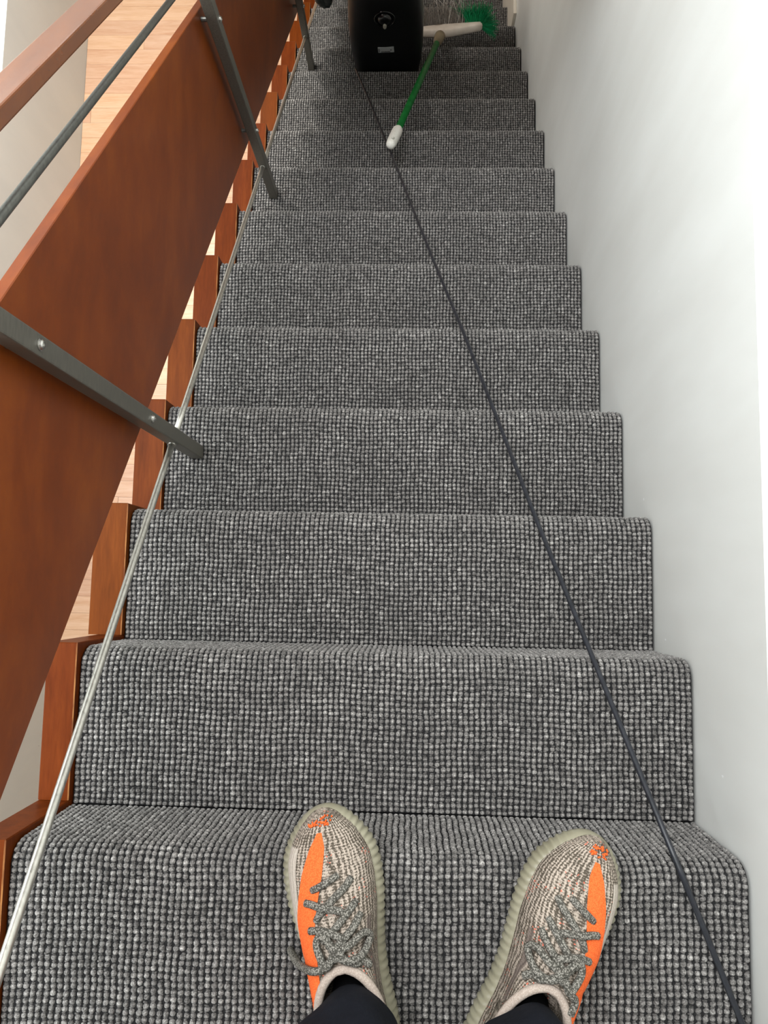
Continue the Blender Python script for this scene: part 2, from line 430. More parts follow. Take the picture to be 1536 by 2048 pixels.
def cap_mesh(depth, wid, drop):
    """Wooden cap at the open end of a step: standing 13 mm above the carpet, worn along its inner arris."""
    e, h, c = 0.007, 0.013, 0.0016
    x0, x1 = -wid, -0.0012
    y0, y1 = -depth + e, e
    v = []; 
    prof = [(x0, -drop), (x1, -drop), (x1, h - c), (x1 - c, h), (x0 + c, h), (x0, h - c)]
    for yy in (y0, y1 - c): v += [(a, yy, b) for a, b in prof]
    v += [(a + (c if a == x0 else (-c if a == x1 else 0)), y1, b - (c if b > 0 else 0)) for a, b in prof]
    f = []; fm = []
    for r in range(2):
        for k in range(6):
            f.append((r * 6 + (k + 1) % 6, r * 6 + k, (r + 1) * 6 + k, (r + 1) * 6 + (k + 1) % 6)); fm.append(1 if (k == 2) else 0)
    f += [tuple(range(6)), tuple(range(12, 18))[::-1]]; fm += [0, 0]
    me = mesh_from('end_cap', v, f, ['mahogany_cap', 'worn_edge'], fmat=fm)
    bm = bmesh.new(); bm.from_mesh(me); bmesh.ops.recalc_face_normals(bm, faces=bm.faces); bm.to_mesh(me); bm.free()
    return me

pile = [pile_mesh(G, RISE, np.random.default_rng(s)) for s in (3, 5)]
core = step_core(G, RISE, G)
cap_wide = cap_mesh(G - 0.0006, 0.062, RISE + 0.10)
cap_slim = cap_mesh(G - 0.0006, 0.049, RISE + 0.10)
for k in range(0, 15):
    if k == 0:
        D0 = 0.62
        st = new_obj('step', step_core(D0, RISE, D0), stairs)
        st['label'] = 'top carpeted step'
        pl = new_obj('carpet_loops', pile_mesh(D0, RISE, np.random.default_rng(9)), st)
        cp = new_obj('end_cap', cap_mesh(D0, 0.049, RISE + 0.1), st)
    else:
        st = new_obj('step', core, stairs, (0, k * G, -k * RISE))
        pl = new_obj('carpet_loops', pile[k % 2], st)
        if k % 4 >= 2: pl.location = (W, 0, 0); pl.scale = (-1, 1, 1)
        cp = new_obj('end_cap', cap_slim if k == 1 else cap_wide, st)
    pl['kind'] = 'stuff'; pl['label'] = 'grey looped wool carpet pile'
    cp['label'] = 'mahogany end cap with a worn edge'
# landing slab behind the top step and the raking underside
b = MB(); b.prism([(-1.99, -0.003), (-1.99, -0.30), (-0.05, -0.30), (-0.05, -0.24), (-0.62, -0.24), (-0.62, -0.003)], -0.049, W)
b.build('landing_slab', 'backing', stairs)
b = MB(); b.prism([(-0.02, -0.232), (14 * G, -14 * RISE - 0.232), (14 * G, FLOOR_Z), (14 * G - 0.05, FLOOR_Z), (-0.02, -0.30)][::-1], 0.001, W - 0.001)
b.build('soffit', 'plaster', stairs)

# ------------------------------------------------------------------ balustrade
bal = root('balustrade', (0.067, 0.618, -3 * RISE), 'mahogany panel balustrade with dark steel posts and steel rods', 'balustrade')
OFF = (0.067, 0.618, -3 * RISE)
PX0, PX1 = 0.0545, 0.0795
PY = [0.604 + 4 * G * j for j in (-1, 0, 1, 2)]      # front faces of the posts, every fourth step
PD = 0.027
XP = 0.039; PT = 0.018
def rail_z(a, y, s=BS): return a - s * y
hand_top = 0.905; hand_bot = 0.881
for j, py in enumerate(PY):
    k = 3 + 4 * (j - 1)
    zb = -k * RISE if k > 0 else 0.0
    yc = py + PD / 2
    b = MB(OFF); b.box((PX0, py, zb - 0.002), (PX1, py + PD, rail_z(hand_bot, yc) - 0.006))
    post = b.build('post', 'post_steel', bal, bevel=0.0022, seg=2)
    for i, base in enumerate((0.165 + BS * 0.62, -0.223 + BS * 0.62)):
        zc = rail_z(base, yc)
        if j == 2: zc += (0.026, 0.008)[i]
        # domed bolt head on the post with a shallow slot ring, and the spacer sleeve behind the post
        rings = []
        for xx, rr in ((xx_ * 1.2, rr_ * 1.22) for xx_, rr_ in ((0, 0.0062), (0.0012, 0.0062), (0.0014, 0.0050), (0.0034, 0.0046), (0.0046, 0.0034), (0.0048, 0.0022), (0.0036, 0.0020))):
            rings.append([(PX1 + xx, yc + rr * math.cos(a * math.pi / 8), zc + rr * math.sin(a * math.pi / 8)) for a in range(16)])
        b = MB(OFF); b.loft(rings, cap0=True, cap1=True); b.build('bolt', 'bolt_steel', post, smooth=False)
        b = MB(OFF); b.tube([(XP + 0.0003, yc, zc), (PX0 + 0.0003, yc, zc)], 0.0052, 12); b.build('spacer', 'rod_dark', post, smooth=False)
# panel: one long board with a moulded arris
y0, y1 = -0.62, 3.25
b = MB(OFF); b.prism([(y0, 0.1705 - 0.7374 * y0), (y1, 0.1705 - 0.7374 * y1), (y1, 0.674 - BS * y1), (y0, 0.674 - BS * y0)], XP - PT, XP)
b.build('panel', 'mahogany', bal, bevel=0.0012, seg=1)
b = MB(OFF); b.prism([(y0, hand_bot - BS * y0), (y1, hand_bot - BS * y1), (y1, hand_top - BS * y1), (y0, hand_top - BS * y0)], 0.047, 0.087)
b.build('handrail', 'handrail_wood', bal, bevel=0.0025, seg=2)
XR = 0.067
for nm, a, s in (('lower_rod', 0.0715, 0.735), ('upper_rod', 0.786, BS)):
    ys = [y0 + 0.1] + [q for p in PY for q in (p, p + PD)] + [y1 - 0.1]
    for i in range(0, len(ys), 2):
        ya, yb = ys[i] - (0.001 if i else 0), ys[i + 1] + 0.001
        if yb - ya < 0.05: continue
        n = 14
        b = MB(OFF); b.tube([(XR, ya + (yb - ya) * q / n, a - s * (ya + (yb - ya) * q / n)) for q in range(n + 1)], 0.006, 14)
        rod = b.build(nm, 'rod_dark' if nm == 'upper_rod' else 'rod_steel', bal, smooth=True)
        for ye, sg in ((ya, 1), (yb, -1)):      # weld collar where the rod meets a post
            if abs(ye - ys[0]) < 0.01 or abs(ye - ys[-1]) < 0.01: continue
            b = MB(OFF)
            b.tube([(XR, ye + sg * 0.0008, a - s * (ye + sg * 0.0008)), (XR, ye + sg * 0.005, a - s * (ye + sg * 0.005))], [0.0085, 0.0062], 12)
            b.build('weld', 'rod_steel', rod, smooth=True)

# ------------------------------------------------------------------ power cord (runs taut from nosing to nosing)
cord = [(0.300, 2.44, -1.965), (0.2795, 2.428, -1.90), (0.2711, 2.3981, -1.804), (0.3333, 2.1579, -1.624), (0.3937, 1.9177, -1.444), (0.4534, 1.6775, -1.264),
        (0.511, 1.4373, -1.084), (0.5693, 1.197, -0.904), (0.6304, 0.9568, -0.724), (0.6872, 0.7166, -0.544), (0.7431, 0.4764, -0.364), (0.8036, 0.2362, -0.184),
        (0.858, 0.012, -0.004), (0.8661, -0.012, 0.0045), (0.8857, -0.06, 0.0046), (0.9098, -0.12, 0.0046), (0.9367, -0.187, 0.0046), (0.946, -0.30, 0.0046), (0.900, -0.55, 0.0046)]
pts = []
for i in range(len(cord) - 1):
    a, b_ = Vector(cord[i]), Vector(cord[i + 1])
    for q in range(4): pts.append(a.lerp(b_, q / 4))
pts.append(Vector(cord[-1]))
pts = [p + Vector((0, 0.0012, 0.0022)) for p in pts]
b = MB((0.9, -0.55, 0)); b.tube(pts, 0.0040, 10)
o = b.build('power_cord', 'cord_black', None, smooth=True, loc=(0.9, -0.55, 0))
sset(o, 'thin black power cord stretched diagonally down the carpeted steps', 'cord')

# ------------------------------------------------------------------ vacuum cleaner standing on a lower step
VC = (0.394, 2.53, -11 * RISE)
vac = root('vacuum_cleaner', VC, 'black plastic vacuum cleaner with round dial and small silver label', 'vacuum cleaner')
def vac_half(z):   # half width by height above the step
    return float(np.interp(z, [0, 0.05, 0.12, 0.20, 0.29, 0.38, 0.48, 0.55, 0.60], [0.122, 0.130, 0.140, 0.1445, 0.1450, 0.141, 0.134, 0.120, 0.085]))
def vac_front(z, x): # front surface, local y; bulges a little in the middle
    h = vac_half(z)
    return -0.078 - 0.014 * (1 - (x / h) ** 2) - 0.004 * math.sin(z * 5)
rings = []
for z in [0.012, 0.02, 0.05, 0.09, 0.14, 0.19, 0.24, 0.29, 0.34, 0.39, 0.44, 0.48, 0.52, 0.55, 0.58, 0.60]:
    h = vac_half(z) * (0.97 if z < 0.015 else 1); ring = []
    for q in range(40):
        a = 2 * math.pi * q / 40
        cx, cy = math.cos(a), math.sin(a)
        x = h * math.copysign(abs(cx) ** 0.45, cx); y = 0.085 * math.copysign(abs(cy) ** 0.45, cy)
        if y < 0: y *= 1 + 0.16 * (1 - (x / h) ** 2)
        if z > 0.55: y *= 1 - (z - 0.55) * 4
        ring.append((x, y, z))
    rings.append(ring)
b = MB(); b.loft(rings, cap0=True, cap1=True); b.build('body', 'black_plastic', vac, smooth=True)
b = MB(); b.box((-0.118, -0.085, 0.0), (0.118, 0.080, 0.03)); b.build('base', 'black_gloss', vac, bevel=0.008)
yf = -0.0985
# round recess ring, dome and pale lever
def disc(zc, prof, n=28):
    return [[(r * math.cos(2 * math.pi * q / n), yf + d, zc + r * math.sin(2 * math.pi * q / n)) for q in range(n)] for r, d in prof]
ZD = 0.405
b = MB(); b.loft(disc(ZD, [(0.040, 0.010), (0.040, -0.003), (0.037, -0.005), (0.034, -0.003), (0.032, 0.006)]), cap0=True); b.build('dial_ring', 'black_gloss', vac, smooth=True)
b = MB(); b.loft(disc(ZD + 0.004, [(0.028, 0.008), (0.027, -0.004), (0.022, -0.013), (0.014, -0.018), (0.004, -0.0195)]), cap1=True); dome = b.build('dial', 'black_gloss', vac, smooth=True)
b = MB()
b.loft([[(0.0065 * math.cos(a) * k, yf - d, ZD - 0.012 - 0.0 + 0.0125 * math.sin(a) * k) for a in [2 * math.pi * q / 16 for q in range(16)]] for k, d in ((1, 0.010), (1, 0.021), (0.75, 0.024))], cap0=True, cap1=True)
b.build('lever', 'lever_grey', dome, smooth=False)
# sticker
tl = 0.06
b = MB(); lx, lz = 0.031, 0.0125; ZL = 0.247
def sticker(x0, z0, x1, z1, d):
    out = []
    for x, z in ((x0, z0), (x1, z0), (x1, z1), (x0, z1)):
        out.append((x * math.cos(tl) - z * math.sin(tl), d, ZL + x * math.sin(tl) + z * math.cos(tl)))
    return out
def slab(b, x0, z0, x1, z1, d0, d1):
    b.add(sticker(x0, z0, x1, z1, d0) + sticker(x0, z0, x1, z1, d1), [(0, 1, 2, 3), (7, 6, 5, 4), (0, 4, 5, 1), (1, 5, 6, 2), (2, 6, 7, 3), (3, 7, 4, 0)])
slab(b, -lx, -lz, lx, lz, yf - 0.0035, yf + 0.004); lab = b.build('label_plate', 'label', vac)
lab['label'] = 'small silver label with dark print'
b = MB()
slab(b, -0.028, -0.009, -0.0255, 0.010, yf - 0.0042, yf - 0.003)
for q in range(7): slab(b, -0.019 + q * 0.0052, -0.010, -0.0152 + q * 0.0052, -0.0062 + 0.0008 * (q % 2), yf - 0.0042, yf - 0.003)
slab(b, 0.017, -0.001, 0.022, 0.003, yf - 0.0042, yf - 0.003)
o = b.build('print', 'label_ink', lab); o['kind'] = 'stuff'
b = MB(); b.tube(spline([(-0.06, 0.0, 0.585), (-0.05, 0.0, 0.63), (0, 0, 0.648), (0.05, 0, 0.63), (0.06, 0, 0.585)], 6), 0.012, 10); b.build('carry_handle', 'black_gloss', vac, smooth=True)
hp = spline([(-0.10, 0.05, 0.56), (-0.145, 0.06, 0.60), (-0.19, 0.065, 0.54), (-0.213, 0.066, 0.40), (-0.222, 0.066, 0.330), (-0.236, 0.066, 0.288), (-0.262, 0.062, 0.33), (-0.272, 0.055, 0.45), (-0.262, 0.045, 0.58), (-0.20, 0.03, 0.66), (-0.08, 0.02, 0.62)], 10)
b = MB(); b.tube(hp, [0.020 + 0.0016 * math.sin(i * 2.1) for i in range(len(hp))], 12); b.build('hose', 'hose_grey', vac, smooth=True)
for sx in (-1, 1):
    b = MB(); b.tube([(sx * 0.088, 0.055, 0.030), (sx * 0.121, 0.055, 0.030)], 0.030, 18); b.build('wheel', 'black_gloss', vac)

# ------------------------------------------------------------------ broom lying down the stairs
ga, gb = Vector((0.433, 1.757, -1.285)), Vector((0.457, 1.871, -1.371))       # grip ends
hs = Vector((0.600, 2.612, -1.925))                                            # top of the socket
hd = Vector((0.634, 2.735, -2.012))                                            # where the head sits
broom = root('broom', tuple(hd), 'broom with green pole, white grip and dirty white head', 'broom')
BO = tuple(hd)
ax = (hs - gb).normalized()
b = MB(BO); b.tube([gb - ax * 0.01, gb + (hs - gb) * 0.5, hs + ax * 0.02], 0.0118, 14); b.build('pole', 'broom_green', broom, smooth=True)
gx = (gb - ga).normalized(); gl = (gb - ga).length
pr = [(0, 0.004), (0.004, 0.011), (0.012, 0.0155), (0.03, 0.017), (gl - 0.03, 0.0175), (gl - 0.012, 0.0165), (gl, 0.0125)]
gp, gr = [], []
for i in range(31):
    d = gl * i / 30; gp.append(ga + gx * d); gr.append(float(np.interp(d, [p[0] for p in pr], [p[1] for p in pr])) + (0.0005 if (i % 2 and 8 < i < 28) else 0))
b = MB(BO); b.tube(gp, gr, 16); grip = b.build('grip', 'grip_white', broom, smooth=True)
# hanging hole in the end of the grip
side = gx.cross(Vector((0, 0, 1))).normalized(); upv = side.cross(gx).normalized()
hc = ga + gx * 0.026 + upv * 0.0158 + side * 0.003
b = MB(BO); b.loft([[hc + gx * (0.0085 * math.cos(a) * k) + side * (0.0052 * math.sin(a) * k) + upv * d for a in [2 * math.pi * q / 16 for q in range(16)]] for k, d in ((1.1, -0.003), (1.0, 0.0012), (0.8, 0.0004))], cap0=True, cap1=True)
b.build('hanging_hole', 'grip_hole', grip)
b = MB(BO); b.tube([hs - ax * 0.028, hs - ax * 0.005, hs + ax * 0.03, hs + ax * 0.075], [0.0135, 0.0165, 0.020, 0.022], 14); b.build('socket', 'broom_socket', broom, smooth=True)
# head: a long block, deep in the middle and tapering to its ends; long axis across the stairs
hx = Vector((0.985, 0.075, 0.015)).normalized(); hy = (ax - hx * ax.dot(hx)).normalized(); hz = hx.cross(hy)
HC = hd + hx * 0.0
rings = []
for i in range(25):
    u = -1 + 2 * i / 24; L2 = 0.165
    near = -0.052 * max(0.0, 1 - abs(u) ** 1.15) - 0.012         # towards the pole
    far = 0.020
    th = 0.020 * (1 - 0.25 * abs(u)); endc = math.sqrt(max(0.0, 1 - max(0, (abs(u) - 0.93) / 0.07) ** 2)) if abs(u) > 0.93 else 1.0
    endc = max(endc, 0.25); c0 = (near + far) / 2; hl = (far - near) / 2 * endc
    ring = []
    for q in range(20):
        a = 2 * math.pi * q / 20; ca, sa = math.cos(a), math.sin(a)
        ring.append(HC + hx * (u * L2) + hy * (c0 + hl * math.copysign(abs(ca) ** 0.5, ca)) + hz * (th * endc * math.copysign(abs(sa) ** 0.5, sa)))
    rings.append(ring)
b = MB(BO); b.loft(rings, cap0=True, cap1=True); head = b.build('head', 'broom_white', broom, smooth=True)
b = MB(BO)
for u0, u1, v0, v1 in ((-0.11, -0.085, 0.002, 0.006), (-0.045, -0.012, -0.004, 0.001), (0.055, 0.072, 0.0, 0.005), (0.09, 0.102, 0.002, 0.005)):
    p = [HC + hx * a_ + hy * c_ + hz * 0.0203 for a_, c_ in ((u0, v0), (u1, v0 + 0.003), (u1 - 0.004, v1 + 0.003), (u0 + 0.005, v1))]
    b.add(p + [q + hz * 0.0008 for q in p], [(3, 2, 1, 0), (4, 5, 6, 7), (0, 1, 5, 4), (1, 2, 6, 5), (2, 3, 7, 6), (3, 0, 4, 7)])
o = b.build('dirt_mark', 'dirt', head); o['kind'] = 'stuff'
def bristles(name, mat, n, u0, u1, spread, l0, l1, r, seed, fan):
    rg = random.Random(seed); b = MB(BO)
    for _ in range(n):
        u = rg.uniform(u0, u1); p0 = HC + hx * u + hy * 0.014 + hz * rg.uniform(-0.012, 0.012)
        d = (hy * 0.55 + hx * (rg.gauss(0, spread) + fan * ((u - (u0 + u1) / 2) / ((u1 - u0) / 2)) + (0.15 if fan else 0)) + hz * (rg.gauss(0.80, 0.14))).normalized()
        ln = rg.uniform(l0, l1); bend = hx * rg.gauss(0, 0.012) + hz * rg.gauss(-0.004, 0.008)
        b.tube([p0, p0 + d * ln * 0.5, p0 + d * ln + bend], [r, r, r * 0.7], 3)
    o = b.build(name, mat, broom); o['kind'] = 'stuff'; return o
bristles('grey_bristles', 'bristle_grey', 420, -0.155, 0.085, 0.12, 0.05, 0.11, 0.0008, 1, 0.0)
bristles('stray_bristles', 'bristle_pale', 16, -0.02, 0.08, 0.30, 0.12, 0.22, 0.0013, 2, 0.0)
bristles('green_bristles', 'bristle_green', 420, 0.098, 0.160, 0.16, 0.055, 0.090, 0.0011, 3, 0.55)
# fan spilling round the end of the head
rg = random.Random(8); b = MB(BO)
for _ in range(170):
    a = rg.uniform(-0.75, 0.9); p0 = HC + hx * 0.158 + hy * rg.uniform(-0.006, 0.016) + hz * rg.uniform(-0.012, 0.008)
    d = (hx * math.cos(a) + (hy * 0.5 + hz * 0.8) * math.sin(a) + hz * rg.gauss(0.05, 0.10)).normalized(); ln = rg.uniform(0.04, 0.078)
    b.tube([p0, p0 + d * ln * 0.5, p0 + d * ln + hz * rg.gauss(0, 0.006)], [0.0011, 0.0011, 0.0008], 3)
o = b.build('green_bristles', 'bristle_green', broom); o['kind'] = 'stuff'

# ------------------------------------------------------------------ sneakers
SL = 0.335
S_ = [0, 0.03, 0.08, 0.15, 0.25, 0.35, 0.45, 0.55, 0.65, 0.74, 0.82, 0.89, 0.945, 0.98, 1.0]
OUT = [0.032, 0.037, 0.043, 0.047, 0.050, 0.052, 0.0565, 0.0630, 0.0680, 0.0685, 0.0650, 0.0590, 0.0540, 0.0510, 0.0500]
INN = [0.032, 0.037, 0.043, 0.0455, 0.0455, 0.0435, 0.0450, 0.0505, 0.0570, 0.0595, 0.0570, 0.0510, 0.0470, 0.0440, 0.0430]
HGT = [0.085, 0.098, 0.106, 0.103, 0.096, 0.098, 0.104, 0.107, 0.093, 0.078, 0.068, 0.061, 0.056, 0.053, 0.050]
def smooth_interp(xs, ys):
    f = np.linspace(0, 1, 401); v = np.interp(f, xs, ys)
    for _ in range(14): v[1:-1] = (v[:-2] + 2 * v[1:-1] + v[2:]) / 4
    return lambda s: float(np.interp(s, f, v))
def ends(s):      # rounds the plan off at heel and toe
    k = 1.0
    if s > 0.80: k = math.sqrt(max(0.0, 1 - ((s - 0.80) / 0.20) ** 2.2))
    if s < 0.10: k = math.sqrt(max(0.0, 1 - ((0.10 - s) / 0.10) ** 2))
    return k
fo_, fi_, fh = smooth_interp(S_, OUT), smooth_interp(S_, INN), smooth_interp(S_, HGT)
fo = lambda s: fo_(s) * ends(s)
fi = lambda s: fi_(s) * ends(s)
ZB = 0.027
def opening(s):
    q = (s - 0.285) / 0.245
    return 0.039 * (max(0.0, 1 - abs(q) ** 3)) ** 0.6
def upper_pt(s, q, lift=0.0):
    """q from -1 (outer base) over 0 (crown or rim) to 1 (inner base); local x: outer is +."""
    a = (fo(s) if q < 0 else fi(s)); a = max(a - float(np.interp(s, [0.0, 0.72, 0.92], [0.0105, 0.0105, 0.0065])) * min(1, a / 0.03), 0.0005)
    wo = min(opening(s), a * 0.9); sg = 1 if q < 0 else -1
    p = 1 - abs(q)                                   # 0 at the base, 1 at the rim
    H = fh(s); zb = ZB + 0.0115 * max(0, (s - 0.80) / 0.20) ** 2
    cx = math.cos(p * math.pi / 2) ** 0.78 if p < 1 else 0.0; sz = math.sin(p * math.pi / 2) ** 0.92
    # the sides stand steeper towards the heel
    k = max(0.0, min(1.0, (0.60 - s) / 0.25)); cx = cx * (1 - k) + k * (1 - p ** 2.2); 
    x = sg * (wo + (a - wo) * cx); z = zb + (max(H, zb + 0.004) - zb) * sz
    y = s * SL
    # toe and heel pull in with height
    y = y - max(0, s - 0.8) * 0.012 * sz - 0.004 + 0.0035 * max(0, (s - 0.8) / 0.2) + max(0, 0.12 - s) * 0.10 * sz
    if lift:
        e = 0.004
        pu = Vector(upper_pt(min(1, s + e), q)) - Vector(upper_pt(max(0, s - e), q)); qq = max(-0.999, min(0.999, q))
        pv = Vector(upper_pt(s, min(1, qq + 0.01))) - Vector(upper_pt(s, max(-1, qq - 0.01)))
        nrm = pv.cross(pu).normalized()
        if nrm.z < 0 and abs(q) < 0.9: nrm = -nrm
        if nrm.x * sg < -0.2: nrm = -nrm
        return tuple(Vector((x, y, z)) + nrm * lift)
    return (x, y, z)
def q_at(s, frac, side=-1):
    """the q whose plan offset is frac of the half width."""
    lo, hi = 0.0, 1.0
    a = fo(s) if side < 0 else fi(s)
    for _ in range(30):
        m = (lo + hi) / 2
        if abs(upper_pt(s, side * m)[0]) > frac * a: hi = m
        else: lo = m
    return side * (lo + hi) / 2

def outline(inset, n=220):
    """closed plan outline of the sole, walked outer side heel->toe then inner side back."""
    th = np.linspace(0, math.pi, n // 2 + 1); ss = (1 - np.cos(th)) / 2
    pts = [(fo(s), s * SL) for s in ss] + [(-fi(s), s * SL) for s in ss[::-1][1:-1]]
    P = np.array(pts); d = np.roll(P, -1, 0) - np.roll(P, 1, 0); d /= np.linalg.norm(d, axis=1)[:, None] + 1e-9
    nrm = np.stack([-d[:, 1], d[:, 0]], 1)            # inward for this walking sense
    c = np.array([0, SL / 2]); sgn = np.sign(((c - P) * nrm).sum(1)); nrm *= np.where(sgn == 0, 1, sgn)[:, None]
    ar = np.concatenate([[0], np.cumsum(np.linalg.norm(np.roll(P, -1, 0) - P, axis=1))])[:-1]
    return P, nrm, ar

def make_sneaker(name, mirror, loc, rz, label, bow):
    r = root(name, loc, label, 'shoe', 'sneakers on the top step', rz)
    mx = -1 if mirror else 1
    def fx(p): return (p[0] * mx, p[1], p[2])
    def put(b, nm, mats, parent, smooth=True, uv=None):
        fl = [f[::-1] for f in b.f] if mirror else b.f
        me = mesh_from(nm, [fx(p) for p in b.v], fl, mats, smooth)
        if uv is not None:
            lay = me.uv_layers.new(name='UVMap')
            for lp in me.loops: lay.data[lp.index].uv = uv[lp.vertex_index]
        bm = bmesh.new(); bm.from_mesh(me); bmesh.ops.remove_doubles(bm, verts=bm.verts, dist=1e-5) if uv is None else None
        bmesh.ops.recalc_face_normals(bm, faces=bm.faces); bm.to_mesh(me); bm.free()
        return new_obj(nm, me, parent)
    # sole with upright ribs
    P, N, ar = outline(0, 440); b = MB(); rings = []
    tot = ar[-1]
    toe = np.exp(-((P[:, 1] / SL - 1.0) / 0.055) ** 2)
    for z, ins, ribk in ((0.0, 0.009, 0), (0.0025, 0.004, 0.4), (0.007, 0.001, 1), (0.014, 0.0, 1), (0.021, 0.0008, 1), (0.027, 0.0035, 0.9), (0.0305, 0.0075, 0.5), (0.0318, 0.0125, 0.1), (0.0300, 0.022, 0)):
        rib = 0.0026 * ribk * (1 - toe) * (0.5 - 0.5 * np.sign(np.sin(ar * 2 * math.pi / 0.0098)) * np.abs(np.sin(ar * 2 * math.pi / 0.0098)) ** 0.4)
        spring = 0.010 * np.clip((P[:, 1] / SL - 0.80) / 0.2, 0, 1) ** 2
        rings.append([(p[0] + n_[0] * (ins + rb), p[1] + n_[1] * (ins + rb), z + sp) for p, n_, rb, sp in zip(P, N, rib, spring)])
    b.loft(rings, cap0=True, cap1=True)
    put(b, 'sole', 'gum_sole', r)
    # knitted upper with an open collar
    ns, nq = 70, 25
    ss = [(1 - math.cos(math.pi * i / (ns - 1))) / 2 for i in range(ns)]; ss = [0.010 + s * 0.985 for s in ss]
    b = MB(); uv = []; rows = []
    for s in ss:
        row = []
        for j in range(nq):                                # outer base -> outer rim
            q = -1 + j / (nq - 1); row.append((upper_pt(s, min(q, -1e-6)), (q, s * SL)))
        wo = opening(s)
        for d, kx in ((0.006, 0.93), (0.045, 0.85), (0.06, 0.0), (0.045, -0.85), (0.006, -0.93)):   # cavity
            z = fh(s) - (d if wo > 0.003 else 0.0)
            yy = upper_pt(s, 0.0)[1]
            row.append(((kx * wo, yy, z), (0, s * SL)))
        for j in range(nq):
            q = j / (nq - 1); row.append((upper_pt(s, max(q, 1e-6)), (q, s * SL)))
        rows.append(row)
    rows.append([((0.0, SL * 1.0008, ZB + 0.0135), (u_[0], SL)) for _, u_ in rows[-1]])     # close the toe
    b.loft([[p for p, _ in row] for row in rows], closed=False)
    uv = [u for row in rows for _, u in row]
    up = put(b, 'upper', 'knit', r, uv=uv)
    # collar lip
    lipo = []
    for i in range(51):
        th = math.pi + 2 * math.pi * (i - 1) / 48; s = 0.285 + 0.243 * math.cos(th)
        side = -1e-6 if math.sin(th) >= 0 else 1e-6
        p = upper_pt(s, side); x = opening(s) * (1 if math.sin(th) >= 0 else -1); lipo.append((x * 0.97, p[1], p[2] + 0.001))
    b = MB(); b.tube(lipo, 0.0052, 10, cap=False); put(b, 'collar', 'collar_cream', r)
    # orange side stripe: grows from a point at the heel, widest under the laces, ends behind the toe
    b = MB(); g = []
    for i in range(44):
        s = 0.24 + (0.935 - 0.24) * i / 43
        f0 = float(np.interp(s, [0.24, 0.40, 0.55, 0.68, 0.80, 0.89, 0.935], [0.885, 0.82, 0.74, 0.68, 0.54, 0.38, 0.22]))
        f1 = float(np.interp(s, [0.24, 0.40, 0.50, 0.58, 0.68, 0.80, 0.89, 0.935], [0.87, 0.60, 0.44, 0.40, 0.34, 0.15, 0.04, 0.08]))
        q0, q1 = q_at(s, f0), q_at(s, f1)
        g.append([upper_pt(s, q0 + (q1 - q0) * k / 8, 0.0012) for k in range(9)])
    b.loft(g, closed=False); st = put(b, 'side_stripe', 'stripe_orange', r); st['label'] = 'bright orange side stripe'
    # small grey marks at the rear of the stripe
    b = MB()
    for sc_, w_ in ((0.425, 0.006), (0.437, 0.006)):
        qa, qb = q_at(sc_, 0.70), q_at(sc_, 0.80)
        e = 0.004
        c4 = [upper_pt(sc_ - e, qb, 0.0018), upper_pt(sc_ + e, qb, 0.0018), upper_pt(sc_ + e, qa, 0.0018), upper_pt(sc_ - e, qa, 0.0018)]
        b.add(c4, [(0, 1, 2, 3)])
    o = put(b, 'stripe_mark', 'lace_grey', st, smooth=False)
    # orange stitches at the toe
    rg = random.Random(4 if mirror else 5); b = MB()
    for _ in range(34):
        s = rg.uniform(0.955, 0.985); q = rg.uniform(-0.42, 0.10) if rg.random() < 0.8 else rg.uniform(-0.5, 0.4)
        a_, c_ = Vector(upper_pt(s, q, 0.0010)), Vector(upper_pt(min(0.99, s + rg.uniform(-0.006, 0.006)), q + rg.uniform(0.03, 0.07), 0.0010))
        b.tube([a_, (a_ + c_) / 2 + Vector((0, 0, 0.0006)), c_], 0.0011, 5)
    o = put(b, 'toe_stitching', 'stripe_orange', r); o['kind'] = 'stuff'
    # laces
    b = MB()
    LR = 0.0044
    def on(s, f, lift=0.0032):     # f: fraction of half width, + outer
        s = 0.552 + (s - 0.552) * 1.28; q = q_at(s, abs(f), -1 if f > 0 else 1); return Vector(upper_pt(s, q, lift))
    def lace(keys, lift=0.0032, rr=LR, extra=None):
        P_ = spline([on(s, f, l) for s, f, l in keys], 9)
        b.tube(P_, rr, 8)
    L0 = 0.0030
    lace([(0.715, 0.36, -0.001), (0.722, 0.20, L0), (0.732, 0.02, L0), (0.742, -0.16, -0.001)])
    lace([(0.728, -0.42, -0.001), (0.710, -0.26, L0), (0.688, -0.02, L0 + 0.001), (0.662, 0.22, L0), (0.645, 0.34, -0.001)])
    lace([(0.687, 0.47, L0), (0.683, 0.36, L0 + 0.001), (0.672, 0.18, 0.008), (0.660, -0.10, L0 + 0.002), (0.652, -0.22, -0.001)])
    lace([(0.672, -0.46, -0.001), (0.650, -0.24, L0), (0.622, 0.02, L0 + 0.003), (0.600, 0.26, L0)])
    lace([(0.625, 0.44, L0), (0.625, 0.30, L0 + 0.002), (0.617, 0.10, 0.009), (0.598, -0.14, 0.010)])
    lace([(0.640, -0.52, -0.001), (0.618, -0.34, L0), (0.592, -0.08, 0.008), (0.572, 0.12, 0.007)])
    # knot and bow
    kx = 0.04
    lace([(0.592, 0.14, 0.008), (0.580, 0.02, 0.014), (0.566, -0.06, 0.013), (0.560, 0.10, 0.008)], rr=LR * 1.1)
    lace([(0.575, 0.05, 0.010), (0.602, 0.14, 0.011), (0.612, 0.26, 0.008), (0.594, 0.33, 0.007), (0.562, 0.28, 0.008), (0.550, 0.20, 0.010), (0.566, 0.08, 0.012)])
    lace([(0.575, 0.0, 0.011), (0.584, -0.24, 0.010), (0.598, -0.48, 0.006), (0.582, -0.60, 0.005), (0.556, -0.44, 0.007), (0.552, -0.20, 0.010), (0.565, 0.02, 0.012)])
